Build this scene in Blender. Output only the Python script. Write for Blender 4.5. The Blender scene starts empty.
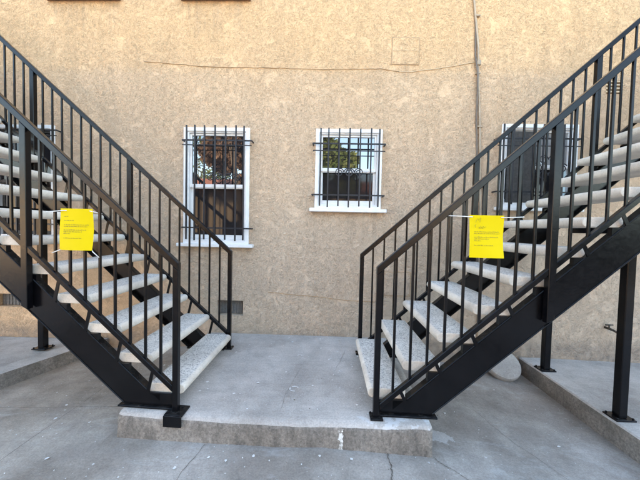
import bpy, bmesh, math, random
from mathutils import Vector, Matrix
random.seed(7)
S = bpy.context.scene
C = S.collection

# ------------------------------------------------------------------ materials
def nodes(name):
    m = bpy.data.materials.new(name); m.use_nodes = True
    nt = m.node_tree
    return m, nt, nt.nodes['Principled BSDF'], nt.nodes.new, nt.links.new

def ramp(nt, src, stops):
    r = nt.nodes.new('ShaderNodeValToRGB')
    el = r.color_ramp.elements
    el[0].position, el[0].color = stops[0][0], (*stops[0][1], 1)
    el[1].position, el[1].color = stops[-1][0], (*stops[-1][1], 1)
    for p, c in stops[1:-1]:
        e = el.new(p); e.color = (*c, 1)
    nt.links.new(src, r.inputs[0])
    return r.outputs[0]

def gray(a): return (a, a, a)

def noise(nt, vec, scale, detail=4, rough=.55, dist=0.0):
    n = nt.nodes.new('ShaderNodeTexNoise')
    n.inputs['Scale'].default_value = scale; n.inputs['Detail'].default_value = detail
    n.inputs['Roughness'].default_value = rough; n.inputs['Distortion'].default_value = dist
    nt.links.new(vec, n.inputs['Vector'])
    return n.outputs['Fac']

def mix(nt, fac, a, b, mode='MIX'):
    n = nt.nodes.new('ShaderNodeMix'); n.data_type = 'RGBA'; n.blend_type = mode
    for sock, v in ((n.inputs[0], fac), (n.inputs[6], a), (n.inputs[7], b)):
        if isinstance(v, (int, float)): sock.default_value = v
        elif isinstance(v, tuple): sock.default_value = (*v, 1)
        else: nt.links.new(v, sock)
    return n.outputs[2]

def math_(nt, op, a, b=None, clamp=False):
    n = nt.nodes.new('ShaderNodeMath'); n.operation = op; n.use_clamp = clamp
    for i, v in enumerate((a, b)):
        if v is None: continue
        if isinstance(v, (int, float)): n.inputs[i].default_value = v
        else: nt.links.new(v, n.inputs[i])
    return n.outputs[0]

def objcoord(nt, scale=None):
    t = nt.nodes.new('ShaderNodeTexCoord')
    if scale is None: return t.outputs['Object']
    mp = nt.nodes.new('ShaderNodeMapping'); mp.inputs['Scale'].default_value = scale
    nt.links.new(t.outputs['Object'], mp.inputs['Vector'])
    return mp.outputs[0]

def bump(nt, h, strength, dist, bsdf):
    b = nt.nodes.new('ShaderNodeBump'); b.inputs['Strength'].default_value = strength
    b.inputs['Distance'].default_value = dist
    nt.links.new(h, b.inputs['Height']); nt.links.new(b.outputs[0], bsdf.inputs['Normal'])

def sep(nt, vec):
    s = nt.nodes.new('ShaderNodeSeparateXYZ'); nt.links.new(vec, s.inputs[0]); return s.outputs

def mat_stucco():
    m, nt, p, new, link = nodes('stucco')
    v = objcoord(nt)
    warp = nt.nodes.new('ShaderNodeTexNoise'); warp.inputs['Scale'].default_value = 11; warp.inputs['Detail'].default_value = 3
    link(v, warp.inputs['Vector'])
    add = nt.nodes.new('ShaderNodeVectorMath'); add.operation = 'MULTIPLY_ADD'
    link(warp.outputs['Color'], add.inputs[0]); add.inputs[1].default_value = (.05,)*3; link(v, add.inputs[2])
    w = add.outputs[0]
    lace = noise(nt, w, 72, 4, .6, .25)                      # troweled lace
    n1 = noise(nt, w, 42, 4, .62, .3)
    n2 = noise(nt, w, 24, 3, .6, .4)
    def line(n, c, k): return math_(nt, 'SUBTRACT', 1.0, math_(nt, 'MULTIPLY', math_(nt, 'ABSOLUTE', math_(nt, 'SUBTRACT', n, c)), k), True)
    brk = ramp(nt, noise(nt, v, 26, 2, .5), [(.40, gray(.15)), (.58, gray(1))])
    brk2 = ramp(nt, noise(nt, v, 18, 2, .5), [(.42, gray(0)), (.58, gray(1))])
    squig = math_(nt, 'MAXIMUM', math_(nt, 'MULTIPLY', line(n1, .5, 52), brk), math_(nt, 'MULTIPLY', line(n2, .47, 60), brk2))
    fine = noise(nt, v, 190, 3, .6)
    flat = ramp(nt, noise(nt, v, 6.5, 4, .6, .8), [(.54, gray(0)), (.66, gray(1))])    # smeared flat patches
    rough = math_(nt, 'SUBTRACT', 1.0, math_(nt, 'MULTIPLY', flat, .6))
    h = math_(nt, 'ADD', math_(nt, 'MULTIPLY', lace, 1.0), math_(nt, 'MULTIPLY', n1, .45))
    h = math_(nt, 'SUBTRACT', h, math_(nt, 'MULTIPLY', squig, .22))
    h = math_(nt, 'MULTIPLY', h, rough)
    h = math_(nt, 'ADD', math_(nt, 'ADD', h, math_(nt, 'MULTIPLY', fine, .10)), math_(nt, 'MULTIPLY', flat, .25))
    sq = math_(nt, 'MULTIPLY', squig, rough)
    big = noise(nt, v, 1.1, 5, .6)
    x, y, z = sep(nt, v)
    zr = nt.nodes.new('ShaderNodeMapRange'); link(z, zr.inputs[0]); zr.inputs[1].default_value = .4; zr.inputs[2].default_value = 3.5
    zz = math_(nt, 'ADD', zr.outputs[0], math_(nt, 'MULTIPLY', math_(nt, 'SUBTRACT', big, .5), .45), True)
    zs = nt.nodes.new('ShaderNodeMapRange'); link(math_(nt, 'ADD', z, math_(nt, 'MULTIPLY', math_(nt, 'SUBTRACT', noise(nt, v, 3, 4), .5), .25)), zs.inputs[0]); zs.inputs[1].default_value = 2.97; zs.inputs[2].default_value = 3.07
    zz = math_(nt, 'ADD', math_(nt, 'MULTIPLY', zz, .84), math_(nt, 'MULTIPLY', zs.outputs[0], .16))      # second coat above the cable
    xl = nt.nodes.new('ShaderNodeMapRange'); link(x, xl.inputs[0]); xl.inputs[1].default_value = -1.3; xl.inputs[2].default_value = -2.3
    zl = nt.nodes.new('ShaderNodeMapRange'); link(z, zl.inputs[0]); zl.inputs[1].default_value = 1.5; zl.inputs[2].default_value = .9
    zz = math_(nt, 'MAXIMUM', zz, math_(nt, 'MULTIPLY', math_(nt, 'MULTIPLY', xl.outputs[0], .72), zl.outputs[0]))  # warm bounced light on the lower left wall, put into the colour
    tone = ramp(nt, zz, [(0, WALL_LOW), (.45, WALL_MID), (1, WALL_HIGH)])  # bounced light partly painted in: greyer low on the wall, warmer high up
    col = mix(nt, 1.0, tone, ramp(nt, lace, [(.32, (.90, .88, .86)), (.5, gray(.985)), (.7, gray(1.03))]), 'MULTIPLY')
    col = mix(nt, math_(nt, 'MULTIPLY', sq, .30), col, mix(nt, 1.0, col, (.42, .36, .30), 'MULTIPLY'))  # crevice lines darkened in colour, for dirt and for relief shade
    col = mix(nt, 1.0, col, ramp(nt, noise(nt, v, 2.6, 6, .68), [(.35, gray(.96)), (.6, gray(1.02))]), 'MULTIPLY')
    runs = ramp(nt, noise(nt, objcoord(nt, (5, 1, .5)), 1, 4, .6), [(.35, gray(.92)), (.6, gray(1.02))])
    col = mix(nt, 1.0, col, runs, 'MULTIPLY')
    for sx, hw_, sz, ln in ((-1.30, .46, 1.0, .55), (.215, .45, 1.43, .6), (2.32, .46, 1.49, .5), (-2.85, .45, 3.77, .5), (-1.33, .42, 3.77, .55), (.81, .17, 3.08, .35)):
        inx = nt.nodes.new('ShaderNodeMapRange'); link(math_(nt, 'ABSOLUTE', math_(nt, 'SUBTRACT', x, sx)), inx.inputs[0])
        inx.inputs[1].default_value = hw_; inx.inputs[2].default_value = hw_ - .12
        inz = nt.nodes.new('ShaderNodeMapRange'); link(z, inz.inputs[0]); inz.inputs[1].default_value = sz - ln; inz.inputs[2].default_value = sz
        msk = math_(nt, 'MULTIPLY', math_(nt, 'MULTIPLY', inx.outputs[0], inz.outputs[0]), math_(nt, 'LESS_THAN', z, sz + .02))
        st = ramp(nt, noise(nt, objcoord(nt, (16, 1, .9)), 1, 4, .65), [(.44, gray(0)), (.66, gray(1))])
        col = mix(nt, math_(nt, 'MULTIPLY', math_(nt, 'MULTIPLY', msk, st), .34), col, (.33, .27, .215))
    zb = nt.nodes.new('ShaderNodeMapRange'); link(z, zb.inputs[0]); zb.inputs[1].default_value = .10; zb.inputs[2].default_value = -.05
    lowd = math_(nt, 'MULTIPLY', zb.outputs[0], math_(nt, 'MULTIPLY', noise(nt, v, 9, 4), 1.1), True)
    col = mix(nt, lowd, col, (.24, .21, .185))
    link(col, p.inputs['Base Color']); p.inputs['Roughness'].default_value = .92
    bump(nt, h, 1.0, .020, p)
    return m
WALL_LOW = (.67, .545, .42); WALL_MID = (.74, .545, .375); WALL_HIGH = (.86, .565, .31)  # wall tones by height, partly carrying the warm bounced light as paint

def mat_concrete(name, a, b, dark, joints=(), chips=True, bumpd=.006, drips=False, stains=None):
    m, nt, p, new, link = nodes(name)
    v = objcoord(nt)
    big = noise(nt, v, 1.3, 6, .62)
    mid = noise(nt, v, 6, 6, .6, .4)
    fine = noise(nt, v, 90, 3, .65)
    col = ramp(nt, big, [(.36, dark), (.5, a), (.66, b)])
    col = mix(nt, 1.0, col, ramp(nt, mid, [(.3, gray(.84)), (.5, gray(.99)), (.7, gray(1.07))]), 'MULTIPLY')
    col = mix(nt, 1.0, col, ramp(nt, fine, [(.3, gray(.88)), (.7, gray(1.08))]), 'MULTIPLY')
    streak = noise(nt, objcoord(nt, (3, 40, 3)), 1, 5, .7)      # brushed finish
    col = mix(nt, 1.0, col, ramp(nt, streak, [(.3, gray(.92)), (.7, gray(1.05))]), 'MULTIPLY')
    x, y, z = sep(nt, v)
    h = math_(nt, 'ADD', math_(nt, 'MULTIPLY', fine, .4), math_(nt, 'MULTIPLY', mid, .5))
    wob = math_(nt, 'MULTIPLY', math_(nt, 'SUBTRACT', noise(nt, v, 2.5, 5, .7), .5), .05)
    for ax, val, wd, lim in joints:
        s = x if ax == 'x' else y
        o = y if ax == 'x' else x
        d = math_(nt, 'ABSOLUTE', math_(nt, 'SUBTRACT', math_(nt, 'ADD', s, wob), val))
        r = nt.nodes.new('ShaderNodeMapRange'); link(d, r.inputs[0])
        r.inputs[1].default_value = wd * .4; r.inputs[2].default_value = wd
        inv = math_(nt, 'SUBTRACT', 1.0, r.outputs[0], True)
        inv = math_(nt, 'MULTIPLY', inv, math_(nt, 'LESS_THAN', o, lim))
        inv = math_(nt, 'MULTIPLY', inv, ramp(nt, noise(nt, v, 5, 3), [(.3, gray(.35)), (.55, gray(1))]))
        col = mix(nt, math_(nt, 'MULTIPLY', inv, .6), col, (.09, .082, .075))
        h = math_(nt, 'SUBTRACT', h, inv)
    if stains:
        sm = noise(nt, objcoord(nt, (1.1, 3.2, 1)), 1.6, 7, .72, .8)   # pale trowel smears
        col = mix(nt, math_(nt, 'MULTIPLY', ramp(nt, sm, [(.54, gray(0)), (.70, gray(1))]), .45), col, (.52, .525, .53))
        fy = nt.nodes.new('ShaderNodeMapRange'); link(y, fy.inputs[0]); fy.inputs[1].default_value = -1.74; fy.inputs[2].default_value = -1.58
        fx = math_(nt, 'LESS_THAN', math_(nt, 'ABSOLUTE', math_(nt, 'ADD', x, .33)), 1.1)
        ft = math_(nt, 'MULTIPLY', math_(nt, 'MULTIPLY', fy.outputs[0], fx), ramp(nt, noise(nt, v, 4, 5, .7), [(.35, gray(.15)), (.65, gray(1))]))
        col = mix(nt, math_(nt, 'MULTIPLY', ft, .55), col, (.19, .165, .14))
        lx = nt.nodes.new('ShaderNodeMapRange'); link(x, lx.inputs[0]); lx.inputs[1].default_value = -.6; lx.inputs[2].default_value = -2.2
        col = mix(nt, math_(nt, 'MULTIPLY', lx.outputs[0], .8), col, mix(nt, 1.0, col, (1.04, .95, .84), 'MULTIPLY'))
        st = ramp(nt, noise(nt, v, 2.2, 5, .7, .6), [(.52, gray(0)), (.62, gray(1))])
        col = mix(nt, math_(nt, 'MULTIPLY', st, .5), col, stains)
    if stains:                                                  # pale skim patch beside the pad
        ex = math_(nt, 'DIVIDE', math_(nt, 'SUBTRACT', x, .80), .125); ey = math_(nt, 'DIVIDE', math_(nt, 'ADD', y, 1.335), .07)
        rr = math_(nt, 'SQRT', math_(nt, 'ADD', math_(nt, 'MULTIPLY', ex, ex), math_(nt, 'MULTIPLY', ey, ey)))
        rr = math_(nt, 'ADD', rr, math_(nt, 'MULTIPLY', math_(nt, 'SUBTRACT', noise(nt, v, 14, 4, .7), .5), 1.6))
        col = mix(nt, math_(nt, 'MULTIPLY', math_(nt, 'LESS_THAN', rr, .85), .5), col, (.60, .60, .60))
    agg = nt.nodes.new('ShaderNodeTexVoronoi'); agg.inputs['Scale'].default_value = 130; link(v, agg.inputs['Vector'])
    col = mix(nt, 1.0, col, ramp(nt, sep(nt, agg.outputs['Color'])[0], [(.0, gray(.88)), (.5, gray(1.0)), (1, gray(1.09))]), 'MULTIPLY')
    if chips:                                                   # spatters of white paint
        vo = nt.nodes.new('ShaderNodeTexVoronoi'); vo.inputs['Scale'].default_value = 17; link(v, vo.inputs['Vector'])
        s1 = math_(nt, 'LESS_THAN', vo.outputs['Distance'], .13)
        cs = sep(nt, vo.outputs['Color'])
        sel = math_(nt, 'LESS_THAN', cs[0], .17)
        reg = ramp(nt, noise(nt, v, 1.7, 3), [(.42, gray(.1)), (.58, gray(1))])
        vo2 = nt.nodes.new('ShaderNodeTexVoronoi'); vo2.inputs['Scale'].default_value = 60; link(v, vo2.inputs['Vector'])
        s2 = math_(nt, 'MULTIPLY', math_(nt, 'LESS_THAN', vo2.outputs['Distance'], .2), math_(nt, 'LESS_THAN', sep(nt, vo2.outputs['Color'])[1], .035))
        sp = math_(nt, 'MULTIPLY', math_(nt, 'MULTIPLY', s1, sel), reg)
        jag = ramp(nt, noise(nt, v, 70, 2), [(.42, gray(0)), (.5, gray(1))])
        sp = math_(nt, 'MULTIPLY', sp, jag)
        sp = math_(nt, 'MAXIMUM', sp, s2)
        col = mix(nt, math_(nt, 'MULTIPLY', sp, .8), col, (.66, .66, .66))
    if drips:
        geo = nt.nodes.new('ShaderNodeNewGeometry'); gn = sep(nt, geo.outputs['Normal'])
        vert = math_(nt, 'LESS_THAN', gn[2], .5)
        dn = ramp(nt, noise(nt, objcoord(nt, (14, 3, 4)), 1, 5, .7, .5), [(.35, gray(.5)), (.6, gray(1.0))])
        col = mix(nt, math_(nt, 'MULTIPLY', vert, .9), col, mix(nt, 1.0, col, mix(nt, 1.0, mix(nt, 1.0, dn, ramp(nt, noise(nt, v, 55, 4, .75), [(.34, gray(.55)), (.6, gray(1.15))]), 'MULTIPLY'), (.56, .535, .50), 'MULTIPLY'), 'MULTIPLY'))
        def streakat(xc, w, z0):
            wz = math_(nt, 'MULTIPLY', math_(nt, 'SUBTRACT', noise(nt, v, 25, 4), .5), .06)
            d = math_(nt, 'ABSOLUTE', math_(nt, 'SUBTRACT', math_(nt, 'ADD', x, wz), xc))
            q = math_(nt, 'MULTIPLY', math_(nt, 'LESS_THAN', d, w), math_(nt, 'LESS_THAN', z, z0))
            q = math_(nt, 'MULTIPLY', q, vert)
            return math_(nt, 'MULTIPLY', q, ramp(nt, noise(nt, v, 30, 4, .7), [(.42, gray(0)), (.52, gray(1))]))
        for xc, w, z0 in ((.11, .013, -.03),):
            col = mix(nt, math_(nt, 'MULTIPLY', streakat(xc, w, z0), .9), col, (.80, .80, .78))
        edge = math_(nt, 'MULTIPLY', math_(nt, 'GREATER_THAN', z, -.022), math_(nt, 'GREATER_THAN', x, .2))
        edge = math_(nt, 'MULTIPLY', edge, math_(nt, 'LESS_THAN', y, -1.46))
        edge = math_(nt, 'MULTIPLY', edge, ramp(nt, noise(nt, v, 11, 5, .7), [(.5, gray(0)), (.56, gray(1))]))
        col = mix(nt, math_(nt, 'MULTIPLY', edge, .6), col, (.62, .63, .64))
    link(col, p.inputs['Base Color']); p.inputs['Roughness'].default_value = .8
    bump(nt, h, .6, bumpd, p)
    return m

def mat_black():
    m, nt, p, new, link = nodes('black_paint')
    v = objcoord(nt)
    n = noise(nt, v, 14, 5, .6)
    link(ramp(nt, n, [(.3, (.002, .002, .003)), (.7, (.005, .005, .0065))]), p.inputs['Base Color'])
    geo = nt.nodes.new('ShaderNodeNewGeometry'); gn = sep(nt, geo.outputs['Normal'])
    upm = nt.nodes.new('ShaderNodeMapRange'); link(gn[2], upm.inputs[0]); upm.inputs[1].default_value = .45; upm.inputs[2].default_value = .8
    du = math_(nt, 'MULTIPLY', upm.outputs[0], ramp(nt, noise(nt, v, 22, 5, .7), [(.38, gray(0)), (.7, gray(1))]))
    link(mix(nt, math_(nt, 'MULTIPLY', du, .28), ramp(nt, n, [(.3, (.002, .002, .003)), (.7, (.005, .005, .0065))]), (.11, .10, .09)), p.inputs['Base Color'])
    link(ramp(nt, noise(nt, v, 30, 4), [(.3, gray(.20)), (.7, gray(.27))]), p.inputs['Roughness'])
    p.inputs['Specular IOR Level'].default_value = .25
    bump(nt, noise(nt, v, 60, 3), .12, .003, p)
    return m

def mat_tread():
    m, nt, p, new, link = nodes('terrazzo_tread')
    v = objcoord(nt)
    vo = nt.nodes.new('ShaderNodeTexVoronoi'); vo.inputs['Scale'].default_value = 140; link(v, vo.inputs['Vector'])
    cc = sep(nt, vo.outputs['Color'])[0]
    sp = ramp(nt, cc, [(0, (.15, .15, .15)), (.2, (.26, .26, .26)), (.24, (.62, .60, .575)), (.7, (.72, .70, .67)), (1, (.82, .80, .77))])
    sp = mix(nt, .35, sp, ramp(nt, noise(nt, v, 60, 3, .7), [(.35, (.30, .30, .30)), (.55, (.74, .74, .73))]))
    geo = nt.nodes.new('ShaderNodeNewGeometry'); gn = sep(nt, geo.outputs['Normal'])
    top = nt.nodes.new('ShaderNodeMapRange'); link(gn[2], top.inputs[0]); top.inputs[1].default_value = .93; top.inputs[2].default_value = .99
    smooth = mix(nt, ramp(nt, noise(nt, v, 5, 5, .6), [(.35, gray(0)), (.7, gray(1))]), (.86, .80, .72), (.68, .62, .55))
    smooth = mix(nt, .22, smooth, sp)
    col = mix(nt, top.outputs[0], smooth, sp)
    col = mix(nt, 1.0, col, ramp(nt, noise(nt, v, 3.5, 5), [(.3, (.74, .72, .69)), (.65, (1.03, 1.02, .99))]), 'MULTIPLY')
    link(col, p.inputs['Base Color']); p.inputs['Roughness'].default_value = .7
    bump(nt, math_(nt, 'ADD', math_(nt, 'MULTIPLY', cc, .6), noise(nt, v, 120, 2)), .35, .0025, p)
    return m

def mat_simple(name, col, rough=.6, var=.12, scale=12, bumps=.1, metal=0.):
    m, nt, p, new, link = nodes(name)
    v = objcoord(nt)
    n = noise(nt, v, scale, 5, .6)
    lo = tuple(c * (1 - var) for c in col); hi = tuple(min(1, c * (1 + var)) for c in col)
    link(ramp(nt, n, [(.3, lo), (.7, hi)]), p.inputs['Base Color'])
    p.inputs['Roughness'].default_value = rough; p.inputs['Metallic'].default_value = metal
    if bumps: bump(nt, noise(nt, v, scale * 6, 3), bumps, .004, p)
    return m

def mat_glass(name, refl, base, rough=.015):
    m, nt, p, new, link = nodes(name)
    nt.nodes.remove(p)
    out = nt.nodes['Material Output']
    d = new('ShaderNodeBsdfDiffuse'); g = new('ShaderNodeBsdfGlossy'); mx = new('ShaderNodeMixShader')
    v = objcoord(nt)
    link(ramp(nt, noise(nt, v, 4, 4), [(.3, tuple(c * .7 for c in base)), (.7, tuple(c * 1.3 for c in base))]), d.inputs['Color'])
    g.inputs['Roughness'].default_value = rough; g.inputs['Color'].default_value = (.95, .97, 1, 1)
    b = new('ShaderNodeBump'); b.inputs['Strength'].default_value = .03; b.inputs['Distance'].default_value = .01
    link(noise(nt, v, 3, 1), b.inputs['Height']); link(b.outputs[0], g.inputs['Normal'])
    mx.inputs[0].default_value = refl
    link(d.outputs[0], mx.inputs[1]); link(g.outputs[0], mx.inputs[2]); link(mx.outputs[0], out.inputs['Surface'])
    return m

def mat_tile():
    m, nt, p, new, link = nodes('clay_roof_tile')
    v = objcoord(nt)
    wv = nt.nodes.new('ShaderNodeTexWave'); wv.inputs['Scale'].default_value = 4.5; wv.inputs['Distortion'].default_value = .4; link(v, wv.inputs['Vector'])
    link(mix(nt, noise(nt, v, 6, 4), (.30, .09, .05), (.36, .14, .075)), p.inputs['Base Color'])
    bump(nt, wv.outputs['Fac'], 1, .05, p); p.inputs['Roughness'].default_value = .8
    return m

def mat_leaf(name, a, b):
    m, nt, p, new, link = nodes(name)
    link(ramp(nt, noise(nt, objcoord(nt), 2.2, 4), [(.35, a), (.65, b)]), p.inputs['Base Color'])
    p.inputs['Roughness'].default_value = .6
    return m

M = {}
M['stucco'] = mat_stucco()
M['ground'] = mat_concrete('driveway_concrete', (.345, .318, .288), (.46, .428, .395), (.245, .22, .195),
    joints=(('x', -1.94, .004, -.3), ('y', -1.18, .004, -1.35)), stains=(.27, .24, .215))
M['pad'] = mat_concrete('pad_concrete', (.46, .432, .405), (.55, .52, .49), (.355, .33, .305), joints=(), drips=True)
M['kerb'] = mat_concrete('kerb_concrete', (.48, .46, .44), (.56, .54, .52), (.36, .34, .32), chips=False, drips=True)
M['slab'] = mat_concrete('walk_concrete', (.42, .40, .38), (.50, .48, .46), (.32, .30, .28), chips=True)
M['disc'] = mat_concrete('cast_concrete', (.40, .385, .36), (.48, .465, .44), (.31, .295, .275), chips=False)
M['black'] = mat_black()
M['tread'] = mat_tread()
M['white'] = mat_simple('white_window_paint', (.86, .87, .88), .45, .06, 6, .06)
M['sill'] = mat_simple('white_sill_paint', (.82, .83, .84), .55, .10, 10, .15)
M['brownsill'] = mat_simple('brown_wood', (.20, .11, .06), .7, .25, 14, .2)
M['glass_up'] = mat_glass('window_glass', .19, (.02, .02, .022))
M['glass_low'] = mat_glass('screened_glass', .022, (.022, .020, .022), .06)
M['glass_dark'] = mat_glass('dark_screened_glass', .035, (.022, .021, .024), .08)
M['curtain'] = mat_glass('curtained_glass', .08, (.30, .30, .30), .05)
M['iron'] = mat_simple('dark_iron', (.014, .015, .021), .5, .2, 20, .1)
M['yellow'] = mat_simple('yellow_paper', (.70, .545, .004), .6, .02, 5, .03)
M['yellow'].node_tree.nodes['Principled BSDF'].inputs['Specular IOR Level'].default_value = .08
M['ink'] = mat_simple('grey_ink', (.30, .245, .012), .7, .1, 5, 0)
M['tie'] = mat_simple('white_nylon', (.78, .78, .78), .4, .03, 5, 0)
M['hole'] = mat_simple('vent_mesh', (.07, .068, .066), .8, .3, 40, .6)
M['ventgrey'] = mat_simple('vent_screen', (.16, .155, .15), .75, .25, 60, .6)
M['paint_tan'] = mat_simple('tan_painted_metal', (.52, .425, .31), .7, .08, 6, .25)
M['paint_tan_high'] = mat_simple('light_tan_painted_metal', (.60, .47, .31), .7, .08, 6, .25)
M['outline'] = mat_simple('dark_seam', (.44, .31, .19), .9, .25, 20, .2)
M['pipe'] = mat_simple('weathered_pipe_paint', (.42, .335, .24), .6, .25, 9, .2)
M['cable'] = mat_simple('old_cable', (.16, .13, .105), .7, .3, 12, .2)
M['oldwire'] = mat_simple('painted_over_wire', (.46, .32, .19), .85, .35, 7, .3)
M['crackline'] = mat_simple('dirt_filled_crack', (.13, .115, .10), .95, .3, 30, 0)
M['brass'] = mat_simple('tarnished_brass', (.07, .06, .05), .45, .3, 40, .2, .6)
M['bluesheet'] = mat_simple('pale_blue_sheet', (.50, .66, .74), .6, .06, 6, .05)
M['house'] = mat_simple('sunny_house_stucco', (.46, .32, .19), .9, .1, 3, .3)
M['tile'] = mat_tile()
M['bark'] = mat_simple('bark', (.09, .065, .045), .9, .3, 12, .8)
M['leaf'] = mat_leaf('green_leaves', (.06, .085, .02), (.15, .16, .05))
M['hedgeleaf'] = mat_leaf('dark_hedge_leaves', (.010, .014, .008), (.025, .032, .014))
M['dryleaf'] = mat_leaf('brown_leaves', (.10, .055, .035), (.19, .11, .065))
M['chip'] = mat_simple('paint_chip', (.68, .68, .67), .7, .1, 30, 0)
M['litter'] = mat_simple('dry_leaf_litter', (.10, .07, .045), .8, .3, 30, 0)

# ------------------------------------------------------------------ mesh helpers
class MB:
    def __init__(s): s.bm = bmesh.new()
    def quad(s, pts):
        return s.bm.faces.new([s.bm.verts.new(p) for p in pts])
    def box(s, x0, x1, y0, y1, z0, z1):
        return s.prism([(x0, z0), (x1, z0), (x1, z1), (x0, z1)], y0, y1)
    def prism(s, poly, t0, t1, f=None, z=None):
        """polygon in (u,z) extruded along t, each corner mapped by f(u,t,z)"""
        f = f or (lambda u, t, z: (u, t, z))
        a = [s.bm.verts.new(f(u, t0, z)) for u, z in poly]
        b = [s.bm.verts.new(f(u, t1, z)) for u, z in poly]
        n = len(poly)
        s.bm.faces.new(a); s.bm.faces.new(b[::-1])
        for i in range(n): s.bm.faces.new((a[i], b[i], b[(i + 1) % n], a[(i + 1) % n]))
    def tube(s, pts, r, seg=8, cap=True):
        pts = [Vector(p) for p in pts]; rings = []
        for i, p in enumerate(pts):
            d = (pts[min(i + 1, len(pts) - 1)] - pts[max(i - 1, 0)]).normalized()
            ref = Vector((0, 0, 1)) if abs(d.z) < .9 else Vector((0, 1, 0))
            a = d.cross(ref).normalized(); b = d.cross(a)
            rr = r[i] if isinstance(r, (list, tuple)) else r
            rings.append([s.bm.verts.new(p + rr * (math.cos(k * 2 * math.pi / seg) * a + math.sin(k * 2 * math.pi / seg) * b)) for k in range(seg)])
        for A, B in zip(rings, rings[1:]):
            for k in range(seg): s.bm.faces.new((A[k], A[(k + 1) % seg], B[(k + 1) % seg], B[k]))
        if cap: s.bm.faces.new(rings[0][::-1]); s.bm.faces.new(rings[-1])
    def build(s, name, mat, parent=None, bev=0., seg=1, smooth=False):
        bm = s.bm
        bmesh.ops.recalc_face_normals(bm, faces=bm.faces)
        if bev:
            es = [e for e in bm.edges if len(e.link_faces) == 2 and e.calc_face_angle(0) > .6]
            bmesh.ops.bevel(bm, geom=es, offset=bev, segments=seg, profile=.6, affect='EDGES', clamp_overlap=True)
        me = bpy.data.meshes.new(name); bm.to_mesh(me); bm.free()
        if smooth:
            for p in me.polygons: p.use_smooth = True
        me.materials.append(M[mat])
        o = bpy.data.objects.new(name, me); C.objects.link(o)
        if parent: o.parent = parent
        return o

def tag(o, label=None, cat=None, group=None, kind=None):
    if label: o['label'] = label
    if cat: o['category'] = cat
    if group: o['group'] = group
    if kind: o['kind'] = kind
    return o
def empty(name, loc=(0, 0, 0)):
    o = bpy.data.objects.new(name, None); C.objects.link(o); o.location = loc; o.empty_display_size = .2
    return o
def under(ch, par):
    """parent keeping the world-space mesh coordinates (parents are unrotated)"""
    ch.parent = par
    ch.matrix_parent_inverse = Matrix.Translation(-(world_loc(par)))
    return ch
def world_loc(o):
    v = Vector(o.location)
    if o.parent: v = v  # parents built below sit at the origin of their own chain
    return v

# ------------------------------------------------------------------ ground
def interp(x, P):
    if x <= P[0][0]: return P[0][1]
    for (a, za), (b, zb) in zip(P, P[1:]):
        if x <= b: return za + (zb - za) * (x - a) / (b - a)
    return P[-1][1]
GP = [(-3.6, -.25), (-2.8, -.235), (-1.36, -.162), (0, -.147), (.7, -.19), (2.23, -.345), (3.2, -.36)]
def gz(x): return interp(x, GP)
xs = [-300, -60, -20, -9, -5] + [-4 + .2 * i for i in range(41)] + [5, 9, 20, 60, 300]
ys = [-300, -60, -20, -11, -7, -5] + [-4 + .25 * i for i in range(18)] + [4, 12, 60, 300]
g = MB()
gv = [[g.bm.verts.new((x, y, gz(x))) for y in ys] for x in xs]
for i in range(len(xs) - 1):
    for j in range(len(ys) - 1):
        g.bm.faces.new((gv[i][j], gv[i + 1][j], gv[i + 1][j + 1], gv[i][j + 1]))
ground = tag(g.build('ground', 'ground', smooth=True), 'cracked grey concrete driveway with white paint spatters and seams', 'ground', kind='structure')

def crack(pts, r, zf, par):
    out = []
    for (a, b), (c, d) in zip(pts, pts[1:]):
        for k in range(8):
            t = k / 8; x = a + (c - a) * t + random.uniform(-.006, .006); y = b + (d - b) * t + random.uniform(-.006, .006)
            out.append((x, y, zf(x) + .0005))
    m_ = MB()
    for (p0, p1) in zip(out, out[1:]):
        dx, dy = p1[0] - p0[0], p1[1] - p0[1]; L = math.hypot(dx, dy) or 1; wq = r * random.uniform(.5, 1.3)
        nx, ny = -dy / L * wq, dx / L * wq
        m_.quad([(p0[0] + nx, p0[1] + ny, p0[2] + .003), (p0[0] - nx, p0[1] - ny, p0[2] + .003), (p1[0] - nx, p1[1] - ny, p1[2] + .003), (p1[0] + nx, p1[1] + ny, p1[2] + .003)])
    m_.build('crack', 'crackline', par)
crack([(.70, -1.545), (.735, -1.60), (.80, -1.64), (.86, -1.71), (.98, -1.83)], .0018, gz, ground)
crack([(.405, -1.56), (.41, -1.66), (.395, -1.75), (.42, -1.95)], .004, gz, ground)
crack([(-.76, -1.57), (-.80, -1.80), (-.84, -2.1)], .0014, gz, ground)
crack([(1.0, -.5), (1.25, -.95), (1.36, -1.3), (1.62, -1.75)], .0011, gz, ground)
# raised pad between the stairs, worn irregular rounded front edge
p = MB(); N = 56; NP = 6
prof = [(0.0, 0.0), (.0, -.03), (-.012, -.012)]
cols = []
for i in range(N + 1):
    x = -1.362 + (2.052) * i / N
    yf = interp(x, [(-1.36, -1.522), (-.93, -1.543), (-.32, -1.562), (.28, -1.552), (.70, -1.54)])
    w = .004 * math.sin(x * 9.1) + .004 * math.sin(x * 23.7 + 1) + random.uniform(-.006, .007) + (.02 * max(0, math.sin(x * 7.3 + 2)) ** 8)
    zt = .003 * math.sin(x * 13)
    pts = [(x, .02, 0), (x, -.7, 0), (x, yf + .07, 0), (x, yf + .028 + w, -.003 + zt * .5), (x, yf + .006 + w, -.018 + zt), (x, yf + w * .6, -.045),
           (x, yf - .004 + w * .4, -.10), (x, yf - .012, gz(x) - .05)]
    cols.append([p.bm.verts.new(q) for q in pts])
for A, B in zip(cols, cols[1:]):
    for k in range(len(A) - 1): p.bm.faces.new((A[k], A[k + 1], B[k + 1], B[k]))
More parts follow.
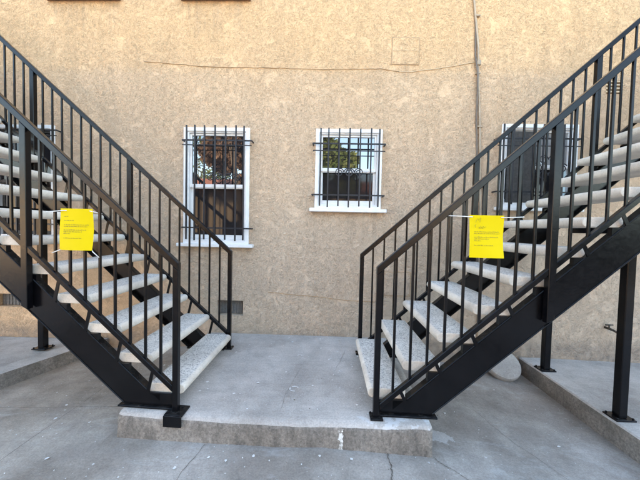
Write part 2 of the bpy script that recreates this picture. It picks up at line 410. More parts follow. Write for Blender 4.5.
for col_ in (cols[0], cols[-1]):
    base = p.bm.verts.new((col_[0].co.x, .02, -.5)); f = p.bm.faces.new([*col_, base])
p.bm.normal_update()
pad = p.build('concrete_slab', 'pad', smooth=False)
for f in pad.data.polygons: f.use_smooth = abs(f.normal.x) < .7
tag(pad, 'raised grey concrete pad with stained front edge between the two staircases', 'slab', kind='structure')

def kerb(x0, x1, ytop, yend, z, lean, label):
    k = MB()
    n = 14
    rows = []
    for i in range(n + 1):
        y = ytop + (yend - ytop) * i / n
        dx = lean * y + random.uniform(-.004, .004)
        rows.append([k.bm.verts.new(q) for q in ((x0 + dx, y, z - .4), (x0 + dx, y, z - .012), (x0 + dx + .012, y, z + random.uniform(-.002, .002)), (x1 + dx, y, z), (x1 + dx, y, z - .4))])
    for A, B in zip(rows, rows[1:]):
        for q in range(4): k.bm.faces.new((A[q], A[q + 1], B[q + 1], B[q]))
    k.bm.faces.new(rows[0]); k.bm.faces.new(rows[-1][::-1])
    return tag(k.build('kerb', 'kerb'), label, 'kerb', kind='structure')
kerb(2.20, 2.37, -.02, -6, -.165, 0, 'concrete kerb running toward the viewer under the right staircase')
kerb(-2.77, -2.56, -.02, -6, -.10, .33, 'concrete kerb running toward the viewer under the left staircase')
s = MB(); s.quad([(2.36, .01, -.172), (2.36, -6, -.172), (9, -6, -.30), (9, .01, -.30)])
for f in s.bm.faces: pass
s.quad([(2.36, -6, -.172), (2.36, -6, -.6), (9, -6, -.6), (9, -6, -.30)])
tag(s.build('pavement', 'slab'), 'concrete walk behind the right kerb along the wall', 'pavement', kind='structure')
s = MB(); s.quad([(-2.75, .01, -.15), (-9, .01, -.19), (-9, -6, -.19), (-4.7, -6, -.112), (-2.75, -.02, -.112)])
s.quad([(-4.7, -6, -.112), (-9, -6, -.19), (-9, -6, -.6), (-4.7, -6, -.6)])
tag(s.build('pavement', 'slab'), 'concrete walk behind the left kerb along the wall', 'pavement', kind='structure')

# ------------------------------------------------------------------ building
bld = empty('apartment_building', (0, 0, 0))
tag(bld, 'tan stucco apartment building with barred white windows behind the staircases', 'building')
WIN = dict(A=(-1.681, -.919, 1.045, 2.373), B=(-.165, .585, 1.475, 2.375), R=(1.907, 2.735, 1.53, 2.455), L=(-3.97, -3.205, 1.045, 2.378))
UP = [(-3.27, -2.43, 3.79, 5.1), (-1.715, -.94, 3.79, 5.1)]
VENT = [(-1.278, -.975, .213, .387), (-3.95, -3.58, .235, .39), (3.02, 3.19, 2.80, 2.95)]
holes = [(x0 + .02, x1 - .02, z0 + .0, z1 - .02) for x0, x1, z0, z1 in list(WIN.values()) + UP] + VENT
wx = sorted({-9, 9} | {h[0] for h in holes} | {h[1] for h in holes})
wz = sorted({-.7, 6.6} | {h[2] for h in holes} | {h[3] for h in holes})
w = MB(); vc = {}
def wv(x, z):
    if (x, z) not in vc: vc[(x, z)] = w.bm.verts.new((x, 0, z))
    return vc[(x, z)]
for a, b in zip(wx, wx[1:]):
    for c, d in zip(wz, wz[1:]):
        mx, mz = (a + b) / 2, (c + d) / 2
        if any(h[0] < mx < h[1] and h[2] < mz < h[3] for h in holes): continue
        w.bm.faces.new((wv(a, c), wv(b, c), wv(b, d), wv(a, d)))
for x0, x1, z0, z1 in holes:
    for q in (((x0, z0), (x1, z0)), ((x1, z0), (x1, z1)), ((x1, z1), (x0, z1)), ((x0, z1), (x0, z0))):
        (a, c), (b, d) = q
        w.quad([(a, 0, c), (b, 0, d), (b, .16, d), (a, .16, c)])
    w.quad([(x0, .16, z0), (x1, .16, z0), (x1, .16, z1), (x0, .16, z1)])
# side and back walls
w.quad([(-9, 0, -.7), (-9, 9, -.7), (-9, 9, 6.6), (-9, 0, 6.6)]); w.quad([(9, 0, -.7), (9, 9, -.7), (9, 9, 6.6), (9, 0, 6.6)])
w.quad([(-9, 9, -.7), (9, 9, -.7), (9, 9, 6.6), (-9, 9, 6.6)])
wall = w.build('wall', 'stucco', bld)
r = MB(); r.box(-9.1, 9.1, -.12, 9.1, 6.6, 6.8); r.build('roof', 'paint_tan', bld, .01)

def ring(mb, x0, x1, z0, z1, wd, y0, y1, wb=None):
    wb = wb or wd
    mb.box(x0, x0 + wd, y0, y1, z0, z1); mb.box(x1 - wd, x1, y0, y1, z0, z1)
    mb.box(x0 + wd, x1 - wd, y0, y1, z1 - wd, z1); mb.box(x0 + wd, x1 - wd, y0, y1, z0, z0 + wb)

def spiral(mb, cx, cz, r, turn, y=-.09, flip=1, start=0., th=.006):
    pts = []
    for i in range(22):
        a = start + flip * turn * 2 * math.pi * i / 21
        rr = r * (1 - .55 * i / 21)
        pts.append((cx + rr * math.cos(a), y, cz + rr * math.sin(a)))
    mb.tube(pts, th, 6)

def window(key, zm, up, low, bars, ztop, zbot, zh, xh, label, scrolls=(), extra=None):
    x0, x1, z0, z1 = WIN[key]
    f = MB(); ring(f, x0, x1, z0, z1, .042, -.022, .05); ring(f, x0 + .042, x1 - .042, z0 + .042, z1 - .042, .015, -.006, .07)
    fr = f.build('window', 'white', bld, .004)
    fr['label'] = label
    si = MB(); si.prism([(x0 - .055, z0 - .035), (x1 + .06, z0 - .035), (x1 + .06, z0 + .004), (x0 - .055, z0 + .004)], -.075, -.001)
    under(si.build('sill', 'sill', None, .006), fr)
    a, b, c, d = x0 + .058, x1 - .058, z0 + .058, z1 - .058
    u = MB(); ring(u, a, b, zm - .01, d, .022, .018, .058, .035); under(u.build('upper_sash', 'hole' if key == 'L' else 'white', None, .003), fr)
    l = MB(); ring(l, a, b, c, zm + .022, .028, .052, .09, .045); l.box(a + .02, b - .02, .03, .052, zm - .02, zm + .03)
    under(l.build('lower_sash', 'hole' if key == 'L' else 'white', None, .003), fr)
    q = MB(); q.box(a + .022, b - .022, .036, .042, zm + .024, d - .022); under(q.build('upper_pane', up, None), fr)
    q = MB(); q.box(a + .028, b - .028, .068, .074, c + .045, zm - .015); under(q.build('lower_pane', low, None), fr)
    gr = MB(); hb = .0078
    for i, xb in enumerate(bars):
        gr.box(xb - hb, xb + hb, -.098, -.083, zbot + (.0 if i % 2 else .012), ztop + (.004 if i % 2 else 0))
    for zz, full in zh:
        e_ = .008 if full else .0045; gr.box(xh[0], xh[1], -.083, -.069, zz - e_, zz + e_)
        if full:
            for xe in xh:
                gr.tube([(xe, -.076, zz), (xe, -.02, zz), (xe, .004, zz)], .009, 8)
    for sc in scrolls: spiral(gr, *sc)
    under(gr.build('security_grille', 'iron', None, .0015), fr)
    return fr

def scr(xc, zc, r=.055):
    return [(xc - r, zc, r, 1.35, -.09, 1, 0.), (xc + r, zc, r, 1.35, -.09, -1, math.pi)]
window('A', 1.707, 'glass_up', 'glass_low', [-1.612, -1.518, -1.408, -1.288, -1.169, -1.053, -.963], 2.372, 1.085, [(2.212, 1), (2.159, 0), (1.229, 1)], (-1.668, -.88),
       'tall white sash window with black iron bars, left of the smaller window',
       scr(-1.288, 1.80, .048) + scr(-1.09, 1.80, .046))
window('B', 1.916, 'glass_up', 'glass_low', [-.106, -.019, .099, .214, .331, .45, .541], 2.357, 1.49, [(2.194, 1), (2.117, 0), (1.628, 1)], (-.192, .609),
       'short white sash window with black iron bars in the middle of the wall', scr(.157, 1.875, .05) + scr(.272, 1.875, .05))
bl = [1.885 + .1065 * i for i in range(8)]
window('R', 1.99, 'curtain', 'glass_dark', bl, 2.43, 1.56, [(2.28, 1), (2.2, 0), (1.70, 1)], (1.83, 2.71),
       'white barred window behind the right staircase railing', scr(2.37, 2.05, .05) + scr(2.37, 1.88, .05) + [(2.52, 1.96, .055, 1.3, -.09, 1, .5), (2.25, 1.96, .055, 1.3, -.09, -1, 2.6)])
bl = [-3.90 + .105 * i for i in range(7)]
window('L', 1.72, 'glass_dark', 'glass_dark', bl, 2.372, 1.085, [(2.30, 1), (2.24, 0), (1.23, 1)], (-3.93, -3.12),
       'white barred window behind the left staircase railing', scr(-3.6, 1.82, .05))
# dark screen half and pale sheet in the right-hand window
wr = [o for o in bld.children if o.get('label', '').startswith('white barred window behind the right')][0]
q = MB(); q.box(1.99, 2.28, .012, .030, 1.60, 2.385); under(q.build('insect_screen', 'hole', None), wr)
q = MB(); q.prism([(2.50, 1.63), (2.63, 1.63), (2.63, 1.95), (2.55, 1.95), (2.50, 1.87)], .0, .012); under(q.build('paper_sheet', 'bluesheet', None), wr)

for x0, x1, z0, z1 in UP:
    f = MB(); ring(f, x0, x1, z0, z1, .06, -.02, .06); fr = f.build('window', 'brownsill', bld, .004); fr['label'] = 'brown wooden upper window above the stairs'
    s = MB(); s.box(x0 - .01, x1 + .01, -.075, -.001, z0 - .004, z0 + .03); under(s.build('sill', 'brownsill', None, .004), fr)
    q = MB(); q.box(x0 + .06, x1 - .06, .03, .04, z0 + .06, z1 - .06); under(q.build('pane', 'glass_up', None), fr)

# vents
for i, (x0, x1, z0, z1) in enumerate(VENT):
    v = MB()
    if i < 2:
        v.box(x0 + .004, x1 - .004, .07, .08, z0 + .004, z1 - .004)
        n = 9
        for k in range(1, n): xx = x0 + (x1 - x0) * k / n; v.box(xx - .003, xx + .003, .062, .07, z0 + .005, z1 - .005)
        o = v.build('foundation_vent', 'ventgrey', bld)
        o['label'] = ('square screened vent low on the wall, beside the left stair foot', 'screened vent low on the wall behind the left stringer')[i]
    else:
        v.box(x0 + .003, x1 - .003, .05, .06, z0 + .003, z1 - .003)
        o = v.build('wall_vent', 'hole', bld); o['label'] = 'small slatted vent high on the wall at right'
        sl = MB()
        for k in range(4):
            zz = z0 + .012 + (z1 - z0) * k / 4; sl.prism([(x0 - .006, zz), (x1 + .006, zz), (x1 + .006, zz + .018), (x0 - .006, zz + .018)], -.008, .05)
        under(sl.build('slat', 'paint_tan_high', None, .003), o)

def access(x0, x1, z0, z1, mat, seam, label):
    a = MB(); a.box(x0, x1, -.010, .001, z0, z1)
    o = a.build('access_panel', mat, bld, .003); o['label'] = label
    b = MB(); e = .008
    b.box(x0 - e, x0 - .001, -.007, .001, z0 - e, z1 + e); b.box(x1 + .001, x1 + e, -.007, .001, z0 - e, z1 + e)
    b.box(x0 - .001, x1 + .001, -.007, .001, z1 + .001, z1 + e)
    b.box(x0 - .001, x1 + .001, -.006, .001, z0 - e * .6, z0 - .001)
    if seam: b.box(x0 + .003, x1 - .003, -.012, -.0102, seam - .003, seam + .002)
    under(b.build('seam', 'outline', None), o)
    for px in (x0 + .015, x1 - .015):
        for pz in (z0 + .015, z1 - .015):
            sc = MB(); sc.tube([(px, -.014, pz), (px, -.009, pz)], .006, 8); under(sc.build('screw', 'outline', None), o)
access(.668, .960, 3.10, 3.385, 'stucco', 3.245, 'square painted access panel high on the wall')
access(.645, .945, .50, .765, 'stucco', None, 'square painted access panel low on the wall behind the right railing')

# conduit, cables, cracks
c_ = MB(); c_.tube([(1.55 + .02 * math.sin(z), -.016, z) for z in (6.5, 5, 3.8)] + [(1.603, -.016, 3.3), (1.622, -.016, 2.9), (1.652, -.016, 2.5), (1.678, -.016, 2.0), (1.70, -.016, 1.5), (1.715, -.016, 1.0), (1.725, -.016, .4), (1.728, -.016, -.3)], .010, 10)
cond = c_.build('conduit', 'pipe', bld, smooth=True)
c_ = MB(); c_.tube([(1.53, -.010, 6.5), (1.53, -.010, 3.9), (1.572, -.010, 3.5), (1.578, -.012, 3.2), (1.60, -.034, 3.0), (1.608, -.03, 2.8), (1.618, -.010, 2.5), (1.648, -.010, 2.0), (1.668, -.010, 1.5), (1.69, -.01, .9)], .0095, 8)
under(c_.build('cable', 'cable', None, smooth=True), cond)
for z, x in ((3.62, 1.585), (3.0, 1.61), (2.42, 1.655), (1.75, 1.69)):
    c_ = MB(); c_.box(x - .026, x + .026, -.031, .0, z - .008, z + .008)
    under(c_.build('pipe_clamp', 'pipe', None, .003), cond)
c_ = MB(); c_.box(1.592, 1.636, -.04, 0, 3.085, 3.14); under(c_.build('junction_box', 'pipe', None, .006), cond)
def wire(name, pts, r, mat, label):
    fine = []
    for (x0, z0), (x1, z1) in zip(pts, pts[1:]):
        n = max(2, int(abs(x1 - x0) / .06))
        for k in range(n):
            t = k / n; fine.append((x0 + (x1 - x0) * t, -.004 + random.uniform(-.002, .002), z0 + (z1 - z0) * t + random.uniform(-.003, .003)))
    fine.append((pts[-1][0], -.004, pts[-1][1]))
    c = MB(); c.tube(fine, r, 6); o = c.build(name, mat, bld, smooth=True); o['label'] = label; return o
wire('cable', [(-2.15, 3.115), (-1.98, 3.105), (-1.5, 3.066), (-1.1, 3.055), (-.59, 3.052), (-.15, 3.04), (.54, 3.052), (.75, 3.02)], .0042, 'oldwire', 'thin painted cable sagging across the upper wall')
wire('cable', [(.75, 3.02), (.87, 3.018), (1.2, 3.06), (1.57, 3.125)], .0035, 'paint_tan_high', 'thin painted cable end running to the conduit')
wire('crack', [(-.685, .50), (-.4, .478), (-.05, .455), (.2, .432), (.55, .418)], .0035, 'outline', 'thin horizontal crack low on the wall')
t = MB(); t.tube([(3.15, .01, .205), (3.15, -.06, .205), (3.16, -.085, .20)], .013, 10); t.tube([(3.15, -.05, .205), (3.15, -.05, .245)], .008, 8)
t.tube([(3.11, -.05, .247), (3.19, -.05, .247)], .008, 8); t.tube([(3.16, -.085, .20), (3.20, -.10, .175), (3.225, -.10, .165)], .011, 8)
o = t.build('hose_tap', 'brass', bld, smooth=True); o['label'] = 'small dark hose tap low on the right wall'

# leaning round concrete piece under the right stringer
d = MB(); cx, cy, cz, R0 = 1.93, -.16, -.185, .185
tilt = math.radians(38)
ax_u = Vector((1, 0, 0)); ax_v = Vector((0, math.cos(tilt), math.sin(tilt))); nrm = ax_u.cross(ax_v)
rings = []
for off, rr in ((-.04, R0 * .9), (-.03, R0 * .985), (-.01, R0), (.012, R0 * .99), (.028, R0 * .955), (.036, R0 * .86), (.040, R0 * .5)):
    rings.append([d.bm.verts.new(Vector((cx, cy, cz)) + nrm * off + ax_u * (rr * math.cos(a)) + ax_v * (rr * math.sin(a))) for a in [k * 2 * math.pi / 48 for k in range(48)]])
for A, B in zip(rings, rings[1:]):
    for k in range(48): d.bm.faces.new((A[k], A[(k + 1) % 48], B[(k + 1) % 48], B[k]))
d.bm.faces.new(rings[0][::-1]); d.bm.faces.new(rings[-1])
tag(d.build('concrete_disc', 'disc', smooth=False), 'round concrete disc leaning on the wall below the right stringer', 'concrete disc')

# ------------------------------------------------------------------ staircases
def staircase(side, X0, Y0, th, wd, s, hp, n0, run, rise, ztop, zbr, colx, coly, colbase, label):
    th = math.tan(th)
    F = lambda u, t, z: (X0 + side * u, Y0 + th * u + t, z)
    root = empty('staircase', (X0, Y0, 0)); tag(root, label, 'staircase')
    def put(mb, name, mat, par, bev=0., seg=1):
        o = mb.build(name, mat, None, bev, seg)
        return o
    def child(o, par): under(o, par); return o
    NT = 15; UT = n0 + run * NT + .02; TH = .065
    # stringers
    for t0, t1, fl in ((.030, .042, (.030, .085)), (wd - .042, wd - .030, (wd - .085, wd - .030))):
        mb = MB()
        zt = lambda u: s * u - .08
        zb = lambda u: s * u - .325
        ub = .34 / s; ut = .185 / s
        mb.prism([(.024, .016), (ub, .016), (UT, zb(UT)), (UT, zt(UT)), (ut, zt(ut)), (.024, .105)], t0, t1, F)
        mb.prism([(ut, zt(ut)), (ut, zt(ut) - .012), (UT, zt(UT) - .012), (UT, zt(UT))], fl[0] - .006, fl[1], lambda u, t, z: F(u, t, z + .0125))
        mb.prism([(ub, .017), (ub, .029), (UT, zb(UT) + .012), (UT, zb(UT))], fl[0] - .006, fl[1], lambda u, t, z: F(u, t, z - .0125 + (.0125 if u == ub else 0)))
        st = child(put(mb, 'stringer', 'black', root, .003), root)
        pl = MB(); tm = (t0 + t1) / 2
        pl.prism([(.03, .002), (ub + .03, .002), (ub + .03, .014), (.03, .014)], tm - .03, tm + .05, F)
        for uu in (.09, ub - .03):
            pass
        child2(pl.build('foot_plate', 'black', None, .002), st)
    # treads
    for i in range(NT):
        u0 = n0 + run * i; zt_ = ztop + rise * i; r_ = TH / 2
        prof = []
        for k in range(9):
            a = math.pi * 1.5 - math.pi * k / 8
            prof.append((u0 + r_ + r_ * math.cos(a), zt_ - r_ + r_ * math.sin(a)))
        prof += [(u0 + .25, zt_), (u0 + .25, zt_ - TH)]
        mb = MB(); jit = random.uniform(-.006, .006)
        mb.prism(prof, .046 + jit, wd - .046 + jit, F)
        tr = child(mb.build('tread', 'tread', None, .006, 2), root)
        ubk = u0 + .25; zb_ = zt_ - TH - .001; ua = ubk - .085; za = s * ua - .066; ue = min(ubk, (zb_ + .066) / s)
        if za < zb_ - .02 and ue > ua + .02:
            for ta, tb_ in ((.030, .062), (wd - .062, wd - .030)):
                b_ = MB(); b_.prism([(ua, max(za, .03)), (ua + .001, zb_), (ubk - .01, zb_), (ue - .012, s * ue - .078)], ta, tb_, F)
                child2(b_.build('tread_bracket', 'black', None), tr)
        for f in tr.data.polygons: f.use_smooth = abs(f.normal.y) < .8 and f.area < .02 * .9 * 2
    # railings
    posts = [0, 1.07, 2.14, 3.21]
    for near, tc in ((1, 0.), (0, wd)):
        h = .02
        mb = MB(); mb.prism([(-.02, hp - .036 - .02 * s), (UT, hp - .036 + s * UT), (UT, hp + .018 + s * UT), (-.02, hp + .018 - .02 * s)], tc - h, tc + h, F)
        rl = child(mb.build('railing', 'black', None, .004), root)
        rl['label'] = ('railing of square black bars on the near side' if near else 'railing of square black bars on the wall side')
        mb = MB(); mb.prism([(.02, zbr - .022 + s * .02), (UT, zbr - .022 + s * UT), (UT, zbr + .022 + s * UT), (.02, zbr + .022 + s * .02)], tc - .017, tc + .017, F)
        child2(mb.build('bottom_rail', 'black', None, .003), rl)
        for k, up in enumerate(posts):
            hw = .019 if k == 0 else .0225
            z0 = .012 if k == 0 else s * up - .285
            mb = MB(); zt1 = hp - .034 + s * (up - hw); zt2 = hp - .034 + s * (up + hw)
            mb.prism([(up - hw, z0), (up + hw, z0 + (0 if k == 0 else s * hw * 1.2)), (up + hw, zt2), (up - hw, zt1)], tc - hw, tc + hw, F)
            child2(mb.build('post', 'black', None, .003), rl)
        bp = MB()
        if side < 0 and near:
            bp.prism([(-.07, .001), (.055, .001), (.055, .012), (-.07, .012)], -.055, .06, F)
            bp.prism([(-.068, -.062), (.053, -.062), (.053, .011), (-.068, .011)], -.068, -.057, F)
        else:
            bp.prism([(-.038, .001), (.045, .001), (.045, .012), (-.038, .012)], tc - .04, tc + .04, F)
        for uu in (-.030, .036):
            for tt in (tc - .031, tc + .031):
                x, y, z = F(uu, tt, 0); bp.tube([(x, y, .012), (x, y, .02)], .006, 6)
        child2(bp.build('base_plate', 'black', None, .0015), rl)
        u = .107
        while u < UT - .03:
            if min(abs(u - q) for q in posts) > .04:
                mb = MB(); b = .0078
                mb.prism([(u - b, zbr + .018 + s * (u - b)), (u + b, zbr + .018 + s * (u + b)), (u + b, hp - .033 + s * (u + b)), (u - b, hp - .033 + s * (u - b))], tc - b, tc + b, F)
                child2(mb.build('baluster', 'black', None, .0015), rl)
            u += .107
        for i in range(NT):
            ubk = n0 + run * i + .25 - .006
            if ubk > UT - .05: break
            zb0 = s * ubk - .075; ua = ubk - .04; za = zbr - .015 + s * ua
            mb = MB(); ins = .018 if near else -.018
            mb.prism([(ubk - .010, zb0), (ubk + .010, zb0 + .01), (ua + .010, za + .01), (ua - .010, za)], tc + ins - .004, tc + ins + .004, F)
            child2(mb.build('tie_bar', 'black', None), rl)
    # columns on the kerb with a cross beam under the stringers
    ucol = side * (colx - X0); zbeam = s * (ucol - .06) - .34
    bm_ = MB(); bm_.prism([(ucol - .04, zbeam - .10), (ucol + .04, zbeam - .10), (ucol + .04, zbeam), (ucol - .04, zbeam)], .05, wd - .05, lambda u, t, z: F(u, t, z))
    child(bm_.build('cross_beam', 'black', None, .004), root)
    for cyy in coly:
        mb = MB(); mb.box(colx - .032, colx + .032, cyy - .032, cyy + .032, colbase + .012, zbeam - .10)
        cl = child(mb.build('support_column', 'black', None, .005), root)
        bp = MB(); bp.box(colx - .075, colx + .075, cyy - .06, cyy + .06, colbase, colbase + .012)
        for dx in (-.06, .06):
            for dy in (-.045, .045): bp.tube([(colx + dx, cyy + dy, colbase + .012), (colx + dx, cyy + dy, colbase + .024)], .008, 6)
        child2(bp.build('base_plate', 'black', None, .002), cl)
    # upper landing
    zl = ztop + rise * NT; mb = MB()
    mb.prism([(UT - .02, zl - .10), (UT + 1.3, zl - .10), (UT + 1.3, zl), (UT - .02, zl)], 0, wd - th * 0, F)
    child(mb.build('landing', 'tread', None, .006), root)
    for tt in (.05, wd - .05):
        x, y, _ = F(UT + 1.2, tt, 0); mb = MB(); mb.box(x - .044, x + .044, y - .044, y + .044, gz(x) - .02, zl - .10)
        child(mb.build('support_column', 'black', None, .005), root)
    return root
def child2(o, par):
    # sub-part: par itself is a child mesh whose world position is the origin
    o.parent = par
    return o
_under = under
def under(ch, par):
    ch.parent = par
    if par.type == 'EMPTY': ch.matrix_parent_inverse = Matrix.Translation(-Vector(par.location))
    return ch
staircase(-1, -.990, -1.488, .05, 1.055, .873, 1.0, -.035, .2255, .197, .160, .145, -3.03, (-.35, -1.10), -.10,
          'black steel staircase with speckled white treads rising to the left')
staircase(1, .3406, -1.465, -.0245, 1.007, .900, 1.003, -.048, .2228, .197, .175, .060, 2.285, (-.305, -1.09), -.165,
          'black steel staircase with speckled white treads rising to the right')

# ------------------------------------------------------------------ yellow notices
def notice(x0, x1, z0, z1, y, ties, rows, label, bow, skew=0.0):
    p = MB(); nx, nz = 8, 12; V = {}
    W, H = x1 - x0, z1 - z0
    def P(a, b, e=0.):
        yy = y - bow * math.sin(math.pi * a) * (.4 + .6 * (1 - b)) - .005 * math.sin(5 * b + 2 * a) - .014 * max(0, .22 - b) * (1 + a) + .0035 * max(0, 1 - abs(b - .52) / .05)
        return (x0 + W * a + skew * (1 - b), yy - e, z0 + H * b)
    for i in range(nx + 1):
        for j in range(nz + 1): V[i, j] = p.bm.verts.new(P(i / nx, j / nz))
    for i in range(nx):
        for j in range(nz): p.bm.faces.new((V[i, j], V[i + 1, j], V[i + 1, j + 1], V[i, j + 1]))
    o = p.build('notice_sheet', 'yellow', None, smooth=True); tag(o, label, 'notice')
    tx = MB()
    for (ry, a, b, hgt) in rows:
        x = a
        while x < b:
            wl = random.uniform(.03, .085)
            e = min(x + wl, b); k = x
            while k < e - .004:
                lw = random.uniform(.007, .012); hh = hgt * random.choice((.55, .6, .65, 1.0))
                bz = 1 - ry
                tx.quad([P(k, bz, .0008), P(min(k + lw, e), bz, .0008), P(min(k + lw, e), bz + hh, .0008), P(k, bz + hh, .0008)])
                k += lw + .0035
            x = e + .016
    t = tx.build('printed_text', 'ink', None); t.parent = o
    for pts in ties:
        z_ = MB(); z_.tube(pts, .0032, 6); t_ = z_.build('zip_tie', 'tie', None, smooth=True); t_.parent = o
    return o
YL = -1.512
para = lambda y0, e: [(y0 + .042 * i, .13, b, .026) for i, b in enumerate(e)]
L_rows = [(.20, .13, .26, .022), (.30, .13, .42, .024)] + para(.40, (.86, .83, .86, .80, .68, .34)) + [(.72, .13, .68, .024)]
R_rows = [(.31, .26, .40, .024)] + para(.40, (.86, .88, .85, .86, .55, .32)) + [(.72, .13, .68, .024)]
YN = -1.478
notice(-1.782, -1.557, 1.066, 1.341, YN, [[(-1.885, YN + .012, 1.317), (-1.83, YN - .002, 1.320), (-1.75, YN - .006, 1.327), (-1.72, YN + .02, 1.328)],
    [(-1.59, YN + .02, 1.328), (-1.575, YN - .006, 1.327), (-1.54, YN + .01, 1.318), (-1.52, YN + .03, 1.312)],
    [(-1.74, YN + .015, 1.078), (-1.79, YN + .002, 1.064), (-1.845, YN + .006, 1.043)], [(-1.585, YN + .015, 1.078), (-1.556, YN - .004, 1.056), (-1.525, YN + .01, 1.018)]],
    L_rows, 'yellow printed notice tied to the left staircase railing', .012)
YR = -1.512
nr = notice(.880, 1.090, 1.085, 1.350, YR - .008, [[(.745, YR + .03, 1.345), (.82, YR, 1.342), (.895, YR - .014, 1.338)], [(1.07, YR - .014, 1.338), (1.13, YR - .01, 1.339), (1.21, YR - .012, 1.344)]],
    R_rows, 'yellow printed notice with handwriting tied to the right staircase railing', .010, .004)
hw = MB(); x0, z1 = .880, 1.350
for pts in ([(.03, -.045), (.045, -.02), (.05, -.035), (.062, -.015), (.058, -.045)], [(.025, -.07), (.035, -.055), (.03, -.078)], [(.055, -.078), (.065, -.066), (.07, -.08), (.08, -.068), (.086, -.08), (.095, -.07)]):
    hw.tube([(x0 + a, YR - .0185, z1 + b) for a, b in pts], .0013, 5)
hw.build('handwriting', 'ink', None).parent = nr

padz = lambda x: .0
crack([(-.30, -1.45), (-.29, -1.2), (-.25, -1.0), (-.23, -.85)], .0008, padz, pad)
crack([(.10, -.80), (.16, -.55), (.20, -.4)], .0012, padz, pad)
# ------------------------------------------------------------------ loose bits on the concrete
def flakes(name, mat, n, label, cat, smin, smax):
    ch = MB()
    for _ in range(n):
        if random.random() < .45: x, y = random.uniform(-1.25, .65), random.uniform(-1.45, -.1); z = .003
        else:
            x, y = random.uniform(-2.4, 2.1), random.uniform(-2.6, -.3)
            if -1.42 < x < .76 and y > -1.62: y = random.uniform(-2.6, -1.62)
            z = gz(x) + .004
        r = random.uniform(smin, smax) * random.choice((.35, .4, .5, .7, 1)); k = random.randint(4, 7); a0 = random.random() * 6
        pts = [(x + r * random.uniform(.4, 1.1) * math.cos(a0 + i * 6.283 / k), y + r * random.uniform(.4, 1.1) * math.sin(a0 + i * 6.283 / k)) for i in range(k)]
        ch.bm.faces.new([ch.bm.verts.new((a, b, z + random.uniform(0, .004))) for a, b in pts])
    if mat == 'chip':                                          # chalky ring and a few splashes on the pad
        for (qx, qy, r0, a0, a1) in ((-.235, -1.155, .034, .3, 5.2), (-.52, -.62, .03, 1, 2.6), (-.25, -.56, .022, 0, 3), (.56, -.35, .05, 3.3, 4.6)):
            n_ = 18
            for i in range(n_):
                if random.random() < .15: continue
                t0_, t1_ = a0 + (a1 - a0) * i / n_, a0 + (a1 - a0) * (i + 1) / n_
                w_ = random.uniform(.003, .007)
                ch.bm.faces.new([ch.bm.verts.new((qx + rr * math.cos(t), qy + rr * math.sin(t), .0035)) for rr, t in ((r0 - w_, t0_), (r0 + w_, t0_), (r0 + w_, t1_), (r0 - w_, t1_))])
    tag(ch.build(name, mat), label, cat, kind='stuff')
flakes('paint_flakes', 'chip', 280, 'white paint flakes scattered over the concrete pad and driveway', 'paint flakes', .006, .018)
flakes('leaf_litter', 'litter', 60, 'tiny dark leaf bits scattered over the concrete', 'litter', .004, .011)

# ------------------------------------------------------------------ across the yard (house and trees seen in the window reflections)
h = empty('tile_roof_house', (0, -11, -.3)); tag(h, 'low tan house with red tile roof reflected in the window panes', 'house')
b = MB(); b.box(-16, 4.5, -17, -11, -.4, 3.05); under(b.build('wall', 'house', None), h)
b = MB(); b.prism([(-11 + .6, 3.05), (-14, 4.1), (-17.6, 3.05)], -16.6, 5.1, lambda u, t, z: (t, u, z)); under(b.build('roof', 'tile', None), h)
for x in (-12, -9, -2.2, 2.4):
    b = MB(); b.box(x, x + 1.3, -11, -10.96, .9, 2.2); f = under(b.build('window', 'white', None, .01), h)
    b = MB(); b.box(x + .08, x + 1.22, -10.958, -10.952, .98, 2.12); under(b.build('pane', 'glass_dark', None), f)
def tree(x, y, H, R_, mat, n, label, seed):
    rnd = random.Random(seed)
    e = empty('tree', (x, y, -.3)); tag(e, label, 'tree')
    t = MB(); top = H * .55
    t.tube([(x, y, -.35), (x + .1, y, top * .5), (x - .05, y + .1, top)], [.2, .15, .1], 8)
    for k in range(7):
        a = rnd.random() * 6.28; rr = R_ * rnd.uniform(.5, .9)
        t.tube([(x, y, top * rnd.uniform(.6, .95)), (x + rr * .5 * math.cos(a), y + rr * .5 * math.sin(a), top + .3), (x + rr * math.cos(a), y + rr * math.sin(a), top + H * rnd.uniform(.1, .35))], [.07, .05, .02], 6)
    under(t.build('trunk', 'bark', None), e)
    c = MB(); cl = [(Vector((rnd.gauss(0, .45) * R_, rnd.gauss(0, .45) * R_, rnd.uniform(-.5, 1) * H * .38)), rnd.uniform(.25, .5) * R_) for _ in range(22)]
    for _ in range(n):
        cc, rr = rnd.choice(cl)
        d = Vector((rnd.gauss(0, 1), rnd.gauss(0, 1), rnd.gauss(0, 1))).normalized() * rr * rnd.random() ** .4
        q = Vector((x, y, H * .62)) + cc + d
        a = Vector((rnd.gauss(0, 1), rnd.gauss(0, 1), rnd.gauss(0, 1))).normalized() * rnd.uniform(.07, .14); b2 = a.orthogonal() * rnd.uniform(.4, .7)
        c.bm.faces.new([c.bm.verts.new(q + w_) for w_ in (-a, b2, a, -b2)])
    under(c.build('crown', mat, None), e)
tree(-3.95, -9.2, 6.3, 1.25, 'dryleaf', 14000, 'bare brownish tree mirrored in the tall window', 3)
tree(-.95, -9.0, 6.8, 1.7, 'leaf', 10000, 'leafy green tree mirrored in the short window', 5)
hb_ = MB(); rnd = random.Random(4)  # unseen dark foliage, added so the right rails reflect something dark
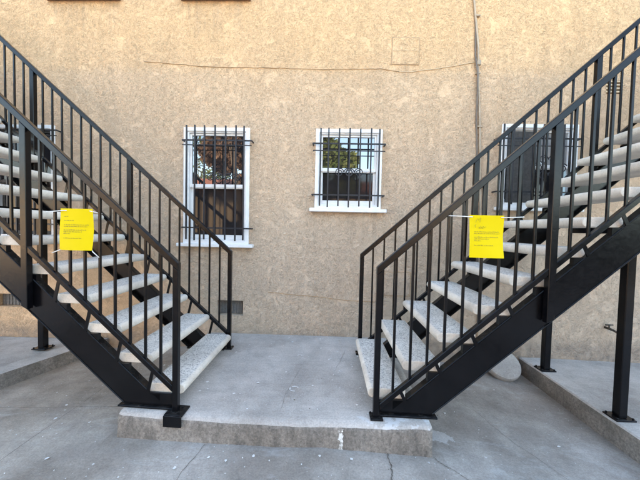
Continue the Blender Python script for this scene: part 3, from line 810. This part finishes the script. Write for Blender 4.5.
for _ in range(9000):
    q = Vector((rnd.uniform(4.6, 17), -8.0 + rnd.gauss(0, .25), rnd.uniform(-.3, 1.75) + .2 * math.sin(rnd.random() * 9)))
    a_ = Vector((rnd.gauss(0, 1), rnd.gauss(0, 1), rnd.gauss(0, 1))).normalized() * rnd.uniform(.08, .16); b2 = a_.orthogonal() * .6
    hb_.bm.faces.new([hb_.bm.verts.new(q + w_) for w_ in (-a_, b2, a_, -b2)])
tag(hb_.build('hedge', 'hedgeleaf'), 'clipped green hedge standing before the tile roof house', 'hedge')
tree(-10, -19, 8, 2.4, 'leaf', 4000, 'tall green tree behind the far end of the house', 11)

# ------------------------------------------------------------------ light
EL = math.radians(28); AZ = math.radians(12)
sun = bpy.data.lights.new('sun', 'SUN'); sun.energy = 5.0; sun.angle = math.radians(.5); sun.color = (1, .90, .76)
so = bpy.data.objects.new('sun', sun); C.objects.link(so)
sd = Vector((math.sin(AZ) * math.cos(EL), math.cos(AZ) * math.cos(EL), math.sin(EL)))
so.rotation_euler = (-sd).to_track_quat('-Z', 'Y').to_euler(); so.location = (0, 8, 12)
W = bpy.data.worlds.new('World'); S.world = W; W.use_nodes = True
nt = W.node_tree; bg = nt.nodes['Background']
sky = nt.nodes.new('ShaderNodeTexSky'); sky.sky_type = 'NISHITA'; sky.sun_disc = False
sky.sun_elevation = EL; sky.sun_rotation = AZ; sky.air_density = 1.0; sky.dust_density = 1.5; sky.ozone_density = 1.0
nt.links.new(mix(nt, 1.0, sky.outputs[0], (1.10, 1.0, .86), 'MULTIPLY'), bg.inputs[0]); bg.inputs[1].default_value = .15

# ------------------------------------------------------------------ camera
f, pi_, ro, ya, D, Hc = 295.178, .03613, .02216, -.02762, 3.39132, 1.24
fwd = Vector((math.sin(ya) * math.cos(pi_), math.cos(ya) * math.cos(pi_), -math.sin(pi_)))
rt = Vector((math.cos(ya), -math.sin(ya), 0)); up = rt.cross(fwd)
r2 = math.cos(ro) * rt + math.sin(ro) * up; u2 = -math.sin(ro) * rt + math.cos(ro) * up
cam = bpy.data.cameras.new('camera'); co = bpy.data.objects.new('camera', cam); C.objects.link(co)
m3 = Matrix((r2, u2, -fwd)).transposed()
co.matrix_world = Matrix.Translation((0, -D, Hc)) @ m3.to_4x4()
cam.sensor_width = 36; cam.lens = f / 640 * 36; cam.clip_start = .02; cam.clip_end = 1000
S.camera = co
S.view_settings.view_transform = 'Standard'; S.view_settings.look = 'None'; S.view_settings.exposure = 0
S.cycles.use_denoising = True
S.cycles.film_exposure = 8.8   # the camera is exposed for open shade
S.cycles.max_bounces = 8; S.cycles.diffuse_bounces = 5
